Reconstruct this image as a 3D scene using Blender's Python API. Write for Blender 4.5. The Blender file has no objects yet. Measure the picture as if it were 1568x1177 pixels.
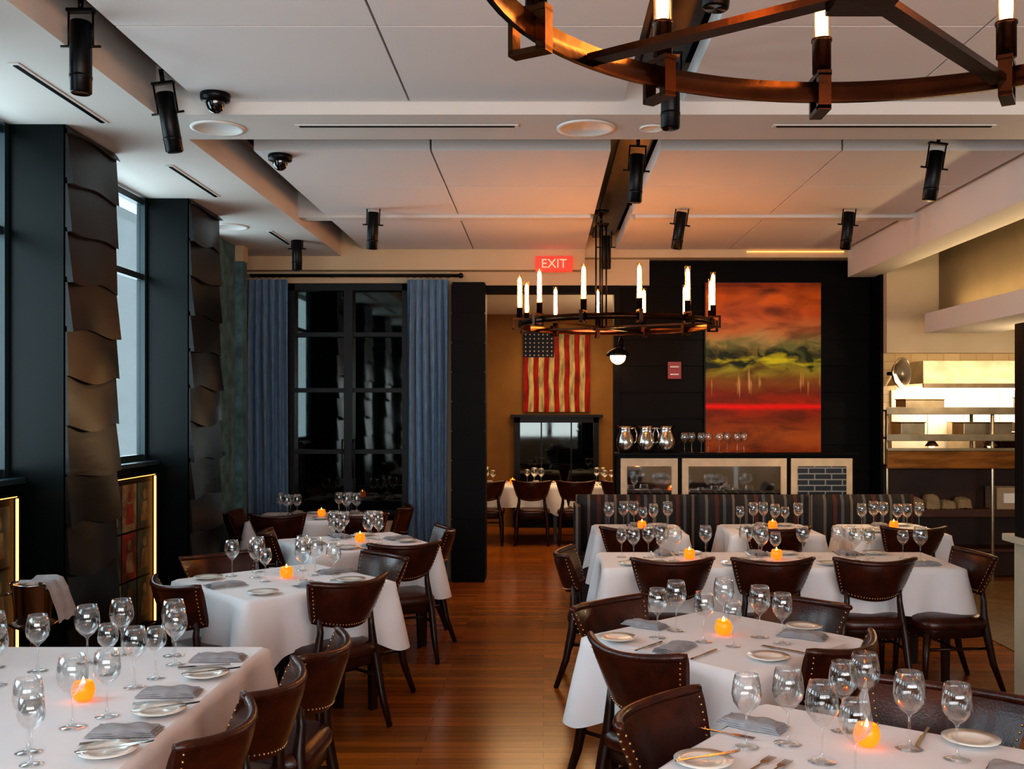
import bpy, math, random
from mathutils import Vector, Matrix
R=random.Random(7)
S=bpy.context.scene
pi=math.pi; sin=math.sin; cos=math.cos

# ---------------------------------------------------------------- materials
def rgb(h):
    h=h.lstrip('#'); c=[int(h[i:i+2],16)/255 for i in (0,2,4)]
    return tuple((x/12.92 if x<=.04045 else ((x+.055)/1.055)**2.4) for x in c)+(1,)
def M(name,col,rough=.5,metal=0,var=0,vscale=4,bump=0,bscale=60,emit=None,estr=0,spec=.5,coat=0,stretch=(1,1,1),col2=None,sheen=0,trans=0):
    m=bpy.data.materials.new(name); m.use_nodes=True; nt=m.node_tree; n=nt.nodes; l=nt.links
    b=n['Principled BSDF']; c=rgb(col) if isinstance(col,str) else col
    b.inputs['Base Color'].default_value=c; b.inputs['Roughness'].default_value=rough
    b.inputs['Metallic'].default_value=metal; b.inputs['Specular IOR Level'].default_value=spec
    b.inputs['Coat Weight'].default_value=coat; b.inputs['Sheen Weight'].default_value=sheen
    b.inputs['Transmission Weight'].default_value=trans
    tc=n.new('ShaderNodeTexCoord'); mp=n.new('ShaderNodeMapping'); mp.inputs['Scale'].default_value=stretch
    l.new(tc.outputs['Object'],mp.inputs[0])
    nz=n.new('ShaderNodeTexNoise'); nz.inputs['Scale'].default_value=vscale; nz.inputs['Detail'].default_value=4
    l.new(mp.outputs[0],nz.inputs['Vector'])
    if var or col2:
        mx=n.new('ShaderNodeMix'); mx.data_type='RGBA'
        c2=rgb(col2) if col2 else tuple(x*(1-var) for x in c[:3])+(1,)
        mx.inputs[6].default_value=c; mx.inputs[7].default_value=c2
        rp=n.new('ShaderNodeValToRGB'); rp.color_ramp.elements[0].position=.35; rp.color_ramp.elements[1].position=.65
        l.new(nz.outputs[0],rp.inputs[0]); l.new(rp.outputs[0],mx.inputs[0]); l.new(mx.outputs[2],b.inputs['Base Color'])
    else:
        mr=n.new('ShaderNodeMapRange'); mr.inputs[3].default_value=max(0,rough-.04); mr.inputs[4].default_value=min(1,rough+.04)
        l.new(nz.outputs[0],mr.inputs[0]); l.new(mr.outputs[0],b.inputs['Roughness'])
    if bump:
        n2=n.new('ShaderNodeTexNoise'); n2.inputs['Scale'].default_value=bscale; n2.inputs['Detail'].default_value=3
        l.new(mp.outputs[0],n2.inputs['Vector'])
        bp=n.new('ShaderNodeBump'); bp.inputs['Strength'].default_value=bump; bp.inputs['Distance'].default_value=.01
        l.new(n2.outputs[0],bp.inputs['Height']); l.new(bp.outputs[0],b.inputs['Normal'])
    if emit:
        b.inputs['Emission Color'].default_value=rgb(emit); b.inputs['Emission Strength'].default_value=estr
    return m

def glassmat(name,tint=(.96,.97,.97,1),boost=1.0,base=.03):
    m=bpy.data.materials.new(name); m.use_nodes=True; nt=m.node_tree; n=nt.nodes; l=nt.links
    n.remove(n['Principled BSDF']); out=n['Material Output']
    t=n.new('ShaderNodeBsdfTransparent'); t.inputs[0].default_value=tint
    g=n.new('ShaderNodeBsdfGlossy'); g.inputs['Roughness'].default_value=.03; g.inputs['Color'].default_value=(1,1,1,1)
    lw=n.new('ShaderNodeLayerWeight'); lw.inputs[0].default_value=.35
    mr=n.new('ShaderNodeMapRange'); mr.inputs[3].default_value=base; mr.inputs[4].default_value=.75*boost
    pw=n.new('ShaderNodeMath'); pw.operation='POWER'; pw.inputs[1].default_value=1.6
    l.new(lw.outputs['Facing'],pw.inputs[0]); l.new(pw.outputs[0],mr.inputs[0])
    mx=n.new('ShaderNodeMixShader'); l.new(mr.outputs[0],mx.inputs[0]); l.new(t.outputs[0],mx.inputs[1]); l.new(g.outputs[0],mx.inputs[2])
    l.new(mx.outputs[0],out.inputs[0]); return m

CEIL=M('ceiling_paint','#dad8d6',.8,bump=.04,bscale=150)
SOFF=M('soffit_paint','#d0ccc6',.8,bump=.04,bscale=150)
DARKDECK=M('slot_black','#080707',.8,spec=.1)
CREAM=M('cream_plaster','#c4b394',.75,var=.08,vscale=2,bump=.05)
BLACK=M('black_paint','#060606',.5,var=.3,vscale=3,bump=.03,spec=.12)
COLG=M('column_lacquer','#040d0d',.32,var=.35,vscale=2.2,bump=.06,bscale=14,spec=.16)
SHING=M('shingle_board','#0e0a0a',.30,var=.45,vscale=3,bump=.12,bscale=9,stretch=(1,.5,2),spec=.32)
SHIP=M('black_shiplap','#080605',.5,var=.3,vscale=2,stretch=(.3,1,3),bump=.08,bscale=20,spec=.12)
TEAL=M('teal_plaster','#5a8088',.75,var=.5,vscale=9,bump=.3,bscale=40)
LEDGE=M('ledge_teal','#1c3036',.4)
STEEL=M('black_steel','#0d0d0e',.35,metal=.6)
DOORF=M('door_frame_steel','#111113',.45,spec=.3)
BRONZE=M('bronze_strap','#422a1a',.25,metal=.95,var=.4,vscale=9,bump=.05,bscale=80)
LEATHER=M('brown_leather','#421a0d',.28,var=.5,vscale=12,bump=.15,bscale=120,coat=.08,spec=.45)
WOODD=M('dark_wood','#32170c',.32,var=.45,vscale=8,stretch=(6,6,1),spec=.4)
BRASS=M('nailhead_brass','#c8a878',.3,metal=1)
CLOTH=M('tablecloth_linen','#e3e2e5',.85,bump=.12,bscale=200,var=.03,vscale=6,sheen=.1)
PORC=M('porcelain','#e4dfd6',.2,coat=.4)
NAPK=M('napkin_linen','#a0a0a4',.85,bump=.2,bscale=200,var=.15,vscale=20)
TOWEL=M('kitchen_towel','#8a7a60',.9,var=.2,vscale=12)
CUT=M('cutlery_steel','#c9c6c2',.2,metal=1)
GLASS=glassmat('wine_glass_crystal',boost=1.15,base=.07)
PANE=glassmat('window_pane',tint=(.86,.90,.88,1),boost=.5,base=.05)
TUBEG=glassmat('candle_tube_glass',tint=(1,.95,.88,1),boost=.6,base=.05)
BULB=M('candle_bulb','#ffd9a0',.4,emit='#ffa048',estr=62)
VOT=M('votive_amber','#ff7a10',.3,emit='#ff7008',estr=1.15)
FLAME=M('votive_flame','#ffd080',.4,emit='#ffb040',estr=28)
CURT=M('curtain_blue','#6284a2',.8,var=.35,vscale=20,bump=.15,bscale=200,stretch=(3,3,.4),sheen=.2)
CHROME=M('polished_steel','#c8c4be',.16,metal=1)
OCHRE=M('ochre_wall','#80591f',.7,var=.25,vscale=2,bump=.05)
MIRROR=M('mirror_glass','#b9bcbd',.04,metal=1)
DKGLASS=M('dark_glass','#484c4a',.03,metal=1)
FRAMEC=M('frame_cream','#cdb898',.5,var=.15,vscale=12)
WHITEP=M('white_plastic','#d8d5d0',.5)
ALARM=M('alarm_red','#8c1512',.4)
EXITR=M('exit_glow','#ff4030',.5,emit='#ffa080',estr=1.3)
EXITP=M('exit_plate','#c05048',.5,emit='#ff2818',estr=.9)
WARMSTRIP=M('warm_led_strip','#ffc060',.5,emit='#ffa850',estr=4.5)
COVEM=M('cove_strip','#ffc060',.5,emit='#ffb060',estr=2)
STAIN=M('kitchen_steel','#b4a890',.3,metal=.9,var=.3,vscale=5)
AMBERLIT=M('steel_painted_amber_light','#a06a34',.35,metal=.8,var=.5,vscale=3,stretch=(1,1,6))  # stainless shelves with the orange lamp light painted into their colour
BROWNP=M('counter_brown','#43220f',.5,var=.5,vscale=3,bump=.05)
CARD=M('cardboard','#a08c74',.8,var=.15,vscale=8)
POST=M('post_cream','#b7ad95',.5,var=.1,vscale=5)
DOMEB=M('dome_black','#050505',.08,coat=.8)

def brickmat(name,c1,c2,mort,w,h,rough,msize=.004,bump=.2,coord='Object',rotx=None,var=.5,spec=.5):
    m=bpy.data.materials.new(name); m.use_nodes=True; nt=m.node_tree; n=nt.nodes; l=nt.links; b=n['Principled BSDF']
    tc=n.new('ShaderNodeTexCoord'); mp=n.new('ShaderNodeMapping')
    if rotx: mp.inputs['Rotation'].default_value=rotx
    l.new(tc.outputs[coord],mp.inputs[0])
    br=n.new('ShaderNodeTexBrick'); br.inputs['Scale'].default_value=1; br.inputs['Brick Width'].default_value=w; br.inputs['Row Height'].default_value=h
    br.inputs['Mortar Size'].default_value=msize; br.inputs['Color1'].default_value=rgb(c1); br.inputs['Color2'].default_value=rgb(c2); br.inputs['Mortar'].default_value=rgb(mort)
    br.offset=.37
    l.new(mp.outputs[0],br.inputs[0])
    nz=n.new('ShaderNodeTexNoise'); nz.inputs['Scale'].default_value=1; nz.inputs['Detail'].default_value=6
    mp2=n.new('ShaderNodeMapping'); mp2.inputs['Scale'].default_value=(1.5,28,28); l.new(mp.outputs[0],mp2.inputs[0]); l.new(mp2.outputs[0],nz.inputs[0])
    mx=n.new('ShaderNodeMix'); mx.data_type='RGBA'; mx.blend_type='MULTIPLY'; mx.inputs[0].default_value=var
    l.new(br.outputs[0],mx.inputs[6]); l.new(nz.outputs[0],mx.inputs[7])
    l.new(mx.outputs[2],b.inputs['Base Color']); b.inputs['Roughness'].default_value=rough; b.inputs['Specular IOR Level'].default_value=spec
    bp=n.new('ShaderNodeBump'); bp.inputs['Strength'].default_value=bump; bp.inputs['Distance'].default_value=.003; bp.invert=True
    l.new(br.outputs[1],bp.inputs['Height']); l.new(bp.outputs[0],b.inputs['Normal'])
    return m
FLOOR=brickmat('oak_planks','#bc7028','#94571e','#6a3a14',1.7,.085,.20,.0015,spec=.45,bump=.12)
TILE=brickmat('kitchen_wall_tile','#b8a484','#ac9876','#8a7a60',.2,.1,.25,.003,rotx=(pi/2,0,0),var=.1)
BLKB=brickmat('black_brick','#14161a','#0c0d10','#8a8a88',.16,.055,.4,.006,rotx=(pi/2,0,0),var=.2)
HERR=brickmat('floor_tile_weave','#8a7048','#6d5634','#2c2010',.12,.03,.4,.004,rotx=(0,0,pi/4),var=.3)

def stripes():
    m=bpy.data.materials.new('banquette_stripe'); m.use_nodes=True; nt=m.node_tree; n=nt.nodes; l=nt.links; b=n['Principled BSDF']
    tc=n.new('ShaderNodeTexCoord'); sp=n.new('ShaderNodeSeparateXYZ'); l.new(tc.outputs['Object'],sp.inputs[0])
    a=n.new('ShaderNodeMath'); a.operation='MULTIPLY'; a.inputs[1].default_value=1/.36; l.new(sp.outputs[0],a.inputs[0])
    f=n.new('ShaderNodeMath'); f.operation='FRACT'; l.new(a.outputs[0],f.inputs[0])
    r=n.new('ShaderNodeValToRGB'); cr=r.color_ramp; cr.interpolation='CONSTANT'
    st=[(0,'#1e1b1a'),(.12,'#5c5650'),(.19,'#100d0c'),(.36,'#4c1c14'),(.46,'#100d0c'),(.56,'#4e5056'),(.64,'#1e1b1a'),(.80,'#6c6056'),(.86,'#181413')]
    cr.elements[0].position=0; cr.elements[0].color=rgb(st[0][1]); cr.elements[1].position=st[1][0]; cr.elements[1].color=rgb(st[1][1])
    for p,c in st[2:]:
        e=cr.elements.new(p); e.color=rgb(c)
    l.new(f.outputs[0],r.inputs[0]); l.new(r.outputs[0],b.inputs['Base Color']); b.inputs['Roughness'].default_value=.7
    return m
STRIPE=stripes()

def landscape():
    m=bpy.data.materials.new('landscape_painting_canvas'); m.use_nodes=True; nt=m.node_tree; n=nt.nodes; l=nt.links; b=n['Principled BSDF']
    tc=n.new('ShaderNodeTexCoord'); sp=n.new('ShaderNodeSeparateXYZ'); l.new(tc.outputs['Object'],sp.inputs[0])
    X=sp.outputs[0]; Z=sp.outputs[2]
    def noise(sc,det,dist=0,st=(1,1,1),off=0):
        mp=n.new('ShaderNodeMapping'); mp.inputs['Scale'].default_value=st; mp.inputs['Location'].default_value=(off,off,off); l.new(tc.outputs['Object'],mp.inputs[0])
        z=n.new('ShaderNodeTexNoise'); z.inputs['Scale'].default_value=sc; z.inputs['Detail'].default_value=det; z.inputs['Distortion'].default_value=dist; l.new(mp.outputs[0],z.inputs[0]); return z.outputs[0]
    def ma(op,a,b_=None,c=None,clamp=False):
        q=n.new('ShaderNodeMath'); q.operation=op; q.use_clamp=clamp
        for i,v in enumerate((a,b_,c)):
            if v is None: continue
            if isinstance(v,(int,float)): q.inputs[i].default_value=v
            else: l.new(v,q.inputs[i])
        return q.outputs[0]
    def mix(f,a,c):
        q=n.new('ShaderNodeMix'); q.data_type='RGBA'
        l.new(f,q.inputs[0])
        if isinstance(a,str): q.inputs[6].default_value=rgb(a)
        else: l.new(a,q.inputs[6])
        if isinstance(c,str): q.inputs[7].default_value=rgb(c)
        else: l.new(c,q.inputs[7])
        return q.outputs[2]
    n1=noise(2.2,6,.6,(1,1,1.8)); 
    zd=ma('MULTIPLY_ADD',n1,.22,Z)
    t=ma('MULTIPLY_ADD',zd,1/1.8,.5-.11/1.8)
    r=n.new('ShaderNodeValToRGB'); cr=r.color_ramp
    st=[(0,'#9a4410'),(.1,'#a8561c'),(.2,'#8c360c'),(.27,'#a82a08'),(.36,'#7c2c0c'),(.44,'#84561e'),(.5,'#94902a'),(.55,'#828424'),(.60,'#7a7640'),(.66,'#a88c58'),(.72,'#ac6a3c'),(.82,'#b4541e'),(.92,'#cc6410'),(1,'#a0440a')]
    cr.elements[0].position=0; cr.elements[0].color=rgb(st[0][1]); cr.elements[1].position=1; cr.elements[1].color=rgb(st[-1][1])
    for p,c in st[1:-1]:
        e=cr.elements.new(p); e.color=rgb(c)
    l.new(t,r.inputs[0]); col=r.outputs[0]
    n2=noise(2.2,8,.9,(.8,1,2.2),3.1)
    m1=ma('MULTIPLY_ADD',n2,4.0,-1.75,True); m1=ma('MULTIPLY',m1,.8)
    col=mix(m1,col,'#481a0a')
    ax=ma('ABSOLUTE',X)
    n3=noise(4.5,6,.8,(1,1,1.3),7.7)
    dz=ma('ABSOLUTE',ma('SUBTRACT',Z,.13))
    tm=ma('MULTIPLY_ADD',n3,6.0,-2.6); tm=ma('ADD',tm,ma('MULTIPLY',ax,1.6)); tm=ma('SUBTRACT',tm,ma('MULTIPLY',dz,9.0),None,True)
    col=mix(tm,col,'#1c240a')
    dz2=ma('ABSOLUTE',ma('SUBTRACT',Z,.25)); tm2=ma('MULTIPLY_ADD',noise(3.2,6,1.0,(1,1,1.4),12.),5.0,-2.3); tm2=ma('ADD',tm2,ma('MULTIPLY',ax,1.2)); tm2=ma('SUBTRACT',tm2,ma('MULTIPLY',dz2,8.0),None,True); tm2=ma('MULTIPLY',tm2,.75)
    col=mix(tm2,col,'#5a6434')
    dz3=ma('ABSOLUTE',ma('SUBTRACT',Z,.09)); g=ma('MULTIPLY_ADD',noise(5,5,.5,(.7,1,2.),4.),5.5,-2.2); g=ma('SUBTRACT',g,ma('MULTIPLY',dz3,13.)); g=ma('SUBTRACT',g,ma('MULTIPLY',ax,.9),None,True)
    col=mix(g,col,'#c0bc18')
    stn=noise(14,3,.0,(1.4,1,.10),2.); dz4=ma('ABSOLUTE',ma('SUBTRACT',Z,-.16)); s4=ma('MULTIPLY_ADD',stn,9.0,-4.9); s4=ma('SUBTRACT',s4,ma('MULTIPLY',dz4,6.),None,True); s4=ma('MULTIPLY',s4,.6)
    col=mix(s4,col,'#e0b070')
    zz=ma('ABSOLUTE',ma('ADD',Z,ma('MULTIPLY_ADD',n1,.03,.385))); rl=n.new('ShaderNodeMapRange'); rl.inputs[1].default_value=.006; rl.inputs[2].default_value=.042; rl.inputs[3].default_value=1; rl.inputs[4].default_value=0; l.new(zz,rl.inputs[0])
    col=mix(rl.outputs[0],col,'#e81806')
    l.new(col,b.inputs['Base Color']); b.inputs['Roughness'].default_value=.5; b.inputs['Specular IOR Level'].default_value=.2
    return m
LAND=landscape()
PNT_R=M('flag_red','#98140c',.6,var=.6,vscale=6,stretch=(3,1,.8),spec=.2)
PNT_W=M('flag_white','#b8a874',.6,var=.6,vscale=6,stretch=(3,1,.8),spec=.2)
PNT_B=M('flag_blue','#0c1230',.6,var=.4,vscale=20,spec=.2)
PNT_S=M('flag_star','#b0a890',.6)
ART=M('poster_art','#5c2412',.5,col2='#2c3226',vscale=9,bump=.1)
ART2=M('poster_art_cream','#8a7a58',.5,col2='#5c3a20',vscale=10)
ART3=M('poster_art_red','#8c200e',.5,col2='#3a1a14',vscale=8)
ART4=M('poster_art_green','#3c5044',.5,col2='#1a1e1a',vscale=8)

# ---------------------------------------------------------------- mesh builder
class MB:
    def __init__(s): s.v=[];s.f=[];s.m=[];s.sm=[];s.mats=[];s.T=Matrix.Identity(4)
    def mi(s,mat):
        if mat not in s.mats: s.mats.append(mat)
        return s.mats.index(mat)
    def add(s,vs,fs,mat,smooth=False):
        o=len(s.v); k=s.mi(mat)
        s.v+= [tuple(s.T@Vector(p)) for p in vs]
        for f in fs: s.f.append(tuple(i+o for i in f)); s.m.append(k); s.sm.append(smooth)
    def box(s,x0,x1,y0,y1,z0,z1,mat,rot=None):
        vs=[(x,y,z) for z in (z0,z1) for y in (y0,y1) for x in (x0,x1)]
        if rot is not None:
            c=Vector(((x0+x1)/2,(y0+y1)/2,(z0+z1)/2)); vs=[tuple(rot@(Vector(p)-c)+c) for p in vs]
        s.add(vs,[(0,2,3,1),(4,5,7,6),(0,1,5,4),(2,6,7,3),(0,4,6,2),(1,3,7,5)],mat)
    def grid(s,fn,nu,nv,mat,cu=False,smooth=True,flip=False):
        vs=[fn(i/nu,j/nv) for j in range(nv+1) for i in range(nu if cu else nu+1)]
        w=nu if cu else nu+1; fs=[]
        for j in range(nv):
            for i in range(nu):
                a=j*w+i; b=j*w+(i+1)%w; q=(a,b,b+w,a+w); fs.append(q[::-1] if flip else q)
        s.add(vs,fs,mat,smooth)
    def lathe(s,prof,mat,n=24,c=(0,0,0),sx=1,sy=1,outline=None):
        def ol(t):
            if outline: return outline(t)
            return (cos(t),sin(t))
        vs=[]
        for r,z in prof:
            for i in range(n):
                x,y=ol(2*pi*i/n); vs.append((c[0]+x*r*sx,c[1]+y*r*sy,c[2]+z))
        fs=[]
        for j in range(len(prof)-1):
            for i in range(n):
                fs.append((j*n+i,j*n+(i+1)%n,(j+1)*n+(i+1)%n,(j+1)*n+i))
        s.add(vs,fs,mat,True)
    def tube(s,pts,rad,mat,n=10,sq=False):
        pts=[Vector(p) for p in pts]; N=len(pts)
        if not isinstance(rad,(list,tuple)): rad=[rad]*N
        vs=[]; up=None
        for i,p in enumerate(pts):
            d=(pts[min(i+1,N-1)]-pts[max(i-1,0)]).normalized()
            if up is None:
                up=Vector((0,0,1)) if abs(d.z)<.9 else Vector((1,0,0))
            u=(up-d*up.dot(d)).normalized(); w=d.cross(u); up=u
            for k in range(n):
                a=2*pi*(k+(.5 if sq else 0))/n; vs.append(tuple(p+(u*cos(a)+w*sin(a))*rad[i]))
        fs=[(j*n+k,j*n+(k+1)%n,(j+1)*n+(k+1)%n,(j+1)*n+k) for j in range(N-1) for k in range(n)]
        fs+=[tuple(range(n))[::-1],tuple(range((N-1)*n,N*n))]
        s.add(vs,fs,mat,not sq)
    def sph(s,c,r,mat,n=8,m=6,sz=1):
        s.lathe([(max(1e-5,r*sin(pi*j/m)),-r*sz*cos(pi*j/m)) for j in range(m+1)],mat,n,c)
    def mesh(s,name):
        me=bpy.data.meshes.new(name); me.from_pydata(s.v,[],s.f)
        for m in s.mats: me.materials.append(m)
        me.polygons.foreach_set('material_index',s.m); me.polygons.foreach_set('use_smooth',s.sm); me.update()
        return me
    def build(s,name,loc=(0,0,0),rz=0,bevel=0,center=False):
        if center:
            mn=[min(v[i] for v in s.v) for i in range(3)]; mxx=[max(v[i] for v in s.v) for i in range(3)]
            c=[(a+b)/2 for a,b in zip(mn,mxx)]; s.v=[tuple(v[i]-c[i] for i in range(3)) for v in s.v]; loc=tuple(loc[i]+c[i] for i in range(3))
        return inst(s.mesh(name),name,loc,rz,bevel)
def inst(me,name,loc,rz=0,bevel=0,sc=1):
    o=bpy.data.objects.new(name,me); S.collection.objects.link(o); o.location=loc; o.rotation_euler=(0,0,rz); o.scale=(sc,sc,sc)
    if bevel:
        b=o.modifiers.new('bevel','BEVEL'); b.width=bevel; b.segments=2; b.limit_method='ANGLE'; b.angle_limit=math.radians(40)
    return o
def bx(name,x0,x1,y0,y1,z0,z1,mat,bevel=0):
    b=MB(); b.box(x0,x1,y0,y1,z0,z1,mat); return b.build(name,bevel=bevel,center=True)
def light(name,kind,loc,energy,col,rot=(0,0,0),**k):
    d=bpy.data.lights.new(name,kind); d.energy=energy; d.color=col
    for a,v in k.items(): setattr(d,a,v)
    o=bpy.data.objects.new(name,d); S.collection.objects.link(o); o.location=loc; o.rotation_euler=rot; return o
def aim(o,t):
    o.rotation_euler=(Vector(t)-o.location).to_track_quat('-Z','Y').to_euler()

# ---------------------------------------------------------------- room shell
b=MB(); b.box(-3.6,7,-3,16,-.12,0,FLOOR); b.build('floor')
bx('floor_tile_kitchen',3.42,6.9,4.2,10.2,.0,.006,HERR)
bx('ceiling',-3.6,7,-3,10.7,3.62,3.75,DARKDECK)
b=MB()
g=.006
for (x0,x1,js) in ((-1.85,.43,[-.72]),(.75,3.09,[1.91])):
    xs=[x0]+js+[x1]
    for (y0,y1,cj) in ((-2.7,5.345,[-.1,4.3]),(6.36,8.42,[7.37]),(8.6,10.25,[])):
        ys=[y0]+cj+[y1]
        for i in range(len(xs)-1):
            for j in range(len(ys)-1):
                b.box(xs[i]+(g if i else 0),xs[i+1]-(g if i<len(xs)-2 else 0),ys[j]+(g if j else 0),ys[j+1]-(g if j<len(ys)-2 else 0),3.41,3.52,CEIL)
b.build('ceiling_panels')
b=MB()
b.box(-3.3,-2.08,-2.9,10.4,3.34,3.62,SOFF)
b.box(-2.08,3.15,5.35,5.84,3.34,3.62,SOFF)
b.box(-2.08,.40,8.44,8.58,3.385,3.62,SOFF); b.box(.78,3.15,8.44,8.58,3.385,3.62,SOFF)
b.box(3.15,3.45,-2.9,10.3,3.13,3.62,SOFF)
b.box(-3.3,.43,10.26,10.6,3.2,3.62,CREAM); b.box(.43,3.45,10.28,10.6,3.33,3.62,CREAM)
b.build('ceiling_soffits')
bx('trim_cove_light',2.1,3.1,10.262,10.278,3.385,3.392,COVEM)
def slot(x0,x1,y0,y1,z):
    b=MB(); b.box(x0,x1,y0,y1,z-.006,z-.001,WHITEP)
    if x1-x0>y1-y0: b.box(x0+.02,x1-.02,y0+.016,y1-.016,z-.009,z-.0055,DARKDECK)
    else: b.box(x0+.014,x1-.014,y0+.02,y1-.02,z-.009,z-.0055,DARKDECK)
    b.build('ceiling_air_diffuser',center=True)
slot(-1.38,-.14,5.53,5.58,3.34); slot(1.28,2.52,5.53,5.58,3.34)
for y0,y1 in ((4.55,5.5),(6.45,7.4),(8.8,9.5)): slot(-2.45,-2.40,y0,y1,3.34)
for x,y,r in ((.24,5.6,.165),(-1.83,5.6,.15),(.61,5.6,.07),(-2.7,8.6,.15),(-2.72,3.95,.12)):
    b=MB(); b.lathe([(.001,-.004),(r*.82,-.004),(r*.84,-.009),(r,-.007),(r,0)],WHITEP,36); b.build('ceiling_speaker',(x,y,3.339))

# left wall with window bays
cols=[(-2.25,-1.6),(-.3,.35),(1.65,2.3),(3.6,4.25),(5.53,6.17),(7.46,8.13)]
def column(y0,y1):
    b=MB(); b.box(-3.04,-2.655,y0,y1,0,3.34,COLG)
    z=.0
    hs=.275
    while z<3.30:
        z1=min(z+hs+.02,3.335); ph=R.random()*6; am=.012+R.random()*.016
        def out(u,v,ph=ph,am=am,z=z,z1=z1):
            y=y0+(y1-y0)*u
            o=.026*(1-v)+am*sin(pi*u*1.4+ph)*(1-v)*.8
            return (-2.653+max(.004,o+.006),y,z+(z1-z)*v-am*.9*sin(pi*u*2+ph)*(1-v))
        b.grid(out,12,5,SHING,flip=True)
        b.grid(lambda u,v:(out(u,0)[0]*(v)+(-2.665)*(1-v),out(u,0)[1],out(u,0)[2]),12,1,SHING)
        for u in (0,1):
            b.grid(lambda a,v,u=u:(out(u,v)[0]*a+(-2.665)*(1-a),out(u,v)[1],out(u,v)[2]),1,4,SHING)
        z+=hs
    b.build('column',center=True)
for a,c in cols: column(a,c)
b=MB()
bays=[(-3,-2.25)]+[(cols[i][1],cols[i+1][0]) for i in range(5)]+[(8.13,9.0)]
b.box(-3.3,-2.93,-3,9.0,0,1.345,BLACK)
b.box(-3.3,-2.97,9.0,9.74,0,3.34,TEAL)
b.box(-3.3,-3.18,9.74,10.6,0,3.34,BLACK)
b.build('wall_left')
for i,(y0,y1) in enumerate(bays):
    b=MB()
    for yy in (y0,y1-.04): b.box(-3.03,-2.97,yy,yy+.04,1.38,3.34,LEDGE)
    for zz in (1.38,2.72,3.28): b.box(-3.03,-2.98,y0,y1,zz,zz+.045,LEDGE)
    b.box(-3.008,-3.004,y0+.04,y1-.04,1.42,3.29,PANE)
    b.build('window_%d'%(i+1),center=True)
    bx('windowsill',-3.1,-2.87,y0+.002,y1-.002,1.347,1.379,LEDGE,.004)
for y0,y1 in ((4.33,5.45),(6.25,7.38)):
    b=MB(); b.box(-2.925,-2.90,y0,y1,.16,1.3,BLACK)
    b.box(-2.90,-2.885,y0+.02,y1-.02,.20,1.28,BLACK)
    for k in range(4):
        for j in range(3):
            w5=(y1-y0-.1)/4; yy=y0+.04+k*w5; zz=.23+j*.34; pm=[ART4,ART3,ART2,ART3,ART4,ART2][(k*2+j*3+k*j)%6]
            b.box(-2.885,-2.881,yy+.008,yy+w5-.012,zz,zz+.325,pm)
            cy=yy+w5/2; fm=ART2 if pm is not ART2 else ART3
            pts=[(-2.880,cy+.035*cos(t*pi/6),zz+.24+.04*sin(t*pi/6)) for t in range(12)]; b.add(pts,[tuple(range(12))],fm)
            b.add([(-2.880,cy-.07,zz+.05),(-2.880,cy+.07,zz+.05),(-2.880,cy+.045,zz+.19),(-2.880,cy-.045,zz+.19)],[(0,1,2,3)],fm)
    b.box(-2.878,-2.864,y1-.020,y1-.0155,.2,1.27,WARMSTRIP); b.box(-2.878,-2.864,y0+.02,y1-.03,1.2795,1.2845,WARMSTRIP)
    for (a,c,d,e) in ((y0,y0+.015,.16,1.3),(y1-.015,y1,.16,1.3),(y0,y1,1.285,1.3),(y0,y1,.16,.19)):
        b.box(-2.9,-2.855,a,c,d,e,BLACK)
    b.build('lit_poster_display',center=True)
b=MB(); b.box(-3.25,-2.90,9.6,9.74,0,3.19,TEAL); b.box(-3.25,-2.89,9.59,9.74,3.19,3.339,CREAM); b.build('trim_teal_pilaster',center=True)

# back wall
b=MB()
b.box(-3.3,-2.68,10.4,10.6,0,3.62,CREAM); b.box(-1.38,-.95,10.4,10.6,0,3.62,CREAM); b.box(-2.68,-1.38,10.4,10.6,3.08,3.62,CREAM)
b.box(-.95,1.11,10.42,10.6,3.06,3.62,CREAM)
b.build('wall_back')
b=MB(); b.box(-.93,-.6,10.15,10.6,0,3.06,BLACK)
for k in range(10): b.box(-.94,-.59,10.14,10.16,.05+k*.3,.05+k*.3+.285,SHIP)
b.build('wall_back_pier',center=True)
b=MB(); b.box(.8,3.45,10.45,10.6,0,3.32,SHIP)
for k in range(12):
    z0=.02+k*.275; z1=min(z0+.27,3.32)
    if z0<3.3:
        xl=.8 if z1<3.1 else 1.11
        b.add([(xl,10.425,z0),(3.45,10.425,z0),(3.45,10.448,z1),(xl,10.448,z1),(xl,10.45,z0),(3.45,10.45,z0)],[(0,1,2,3),(0,4,5,1)],SHIP)
b.box(3.42,3.45,10.1,10.45,0,3.32,SHIP)
b.build('wall_back_shiplap')
bx('trim_doorway_header',-.6,.8,10.42,10.58,2.98,3.06,BLACK)
bx('trim_doorway_jamb',.74,.8,10.4,10.6,0,2.98,BLACK)
b=MB()
b.box(-3.3,7,-3.1,-2.95,0,.9,CREAM); b.box(-3.3,7,-3.1,-2.95,3.1,3.62,CREAM)
for x in (-3.2,-1.5,.2,1.9,3.6,5.3): b.box(x-.08,x+.08,-3.1,-2.95,.9,3.1,BLACK)
b.build('wall_front')
bx('wall_right',6.9,7,-3,12.4,0,3.62,CREAM)
b=MB(); b.box(-2.6,3.4,15,15.1,0,3.3,OCHRE); b.build('wall_far_room')
bx('wall_far_room_left',-2.7,-2.6,10.6,15.1,0,3.3,OCHRE); bx('wall_far_room_right',3.42,3.45,10.6,15.1,0,3.3,OCHRE)
bx('ceiling_far_room',-2.7,3.45,10.6,15.1,3.2,3.62,CEIL)
bx('wall_kitchen_header',3.45,6.9,10.0,10.12,2.33,3.62,CREAM)
bx('wall_kitchen_upper',3.97,4.07,2,9.99,2.68,3.62,M('tan_grey_wall','#7c6c50',.8,var=.1))
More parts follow.
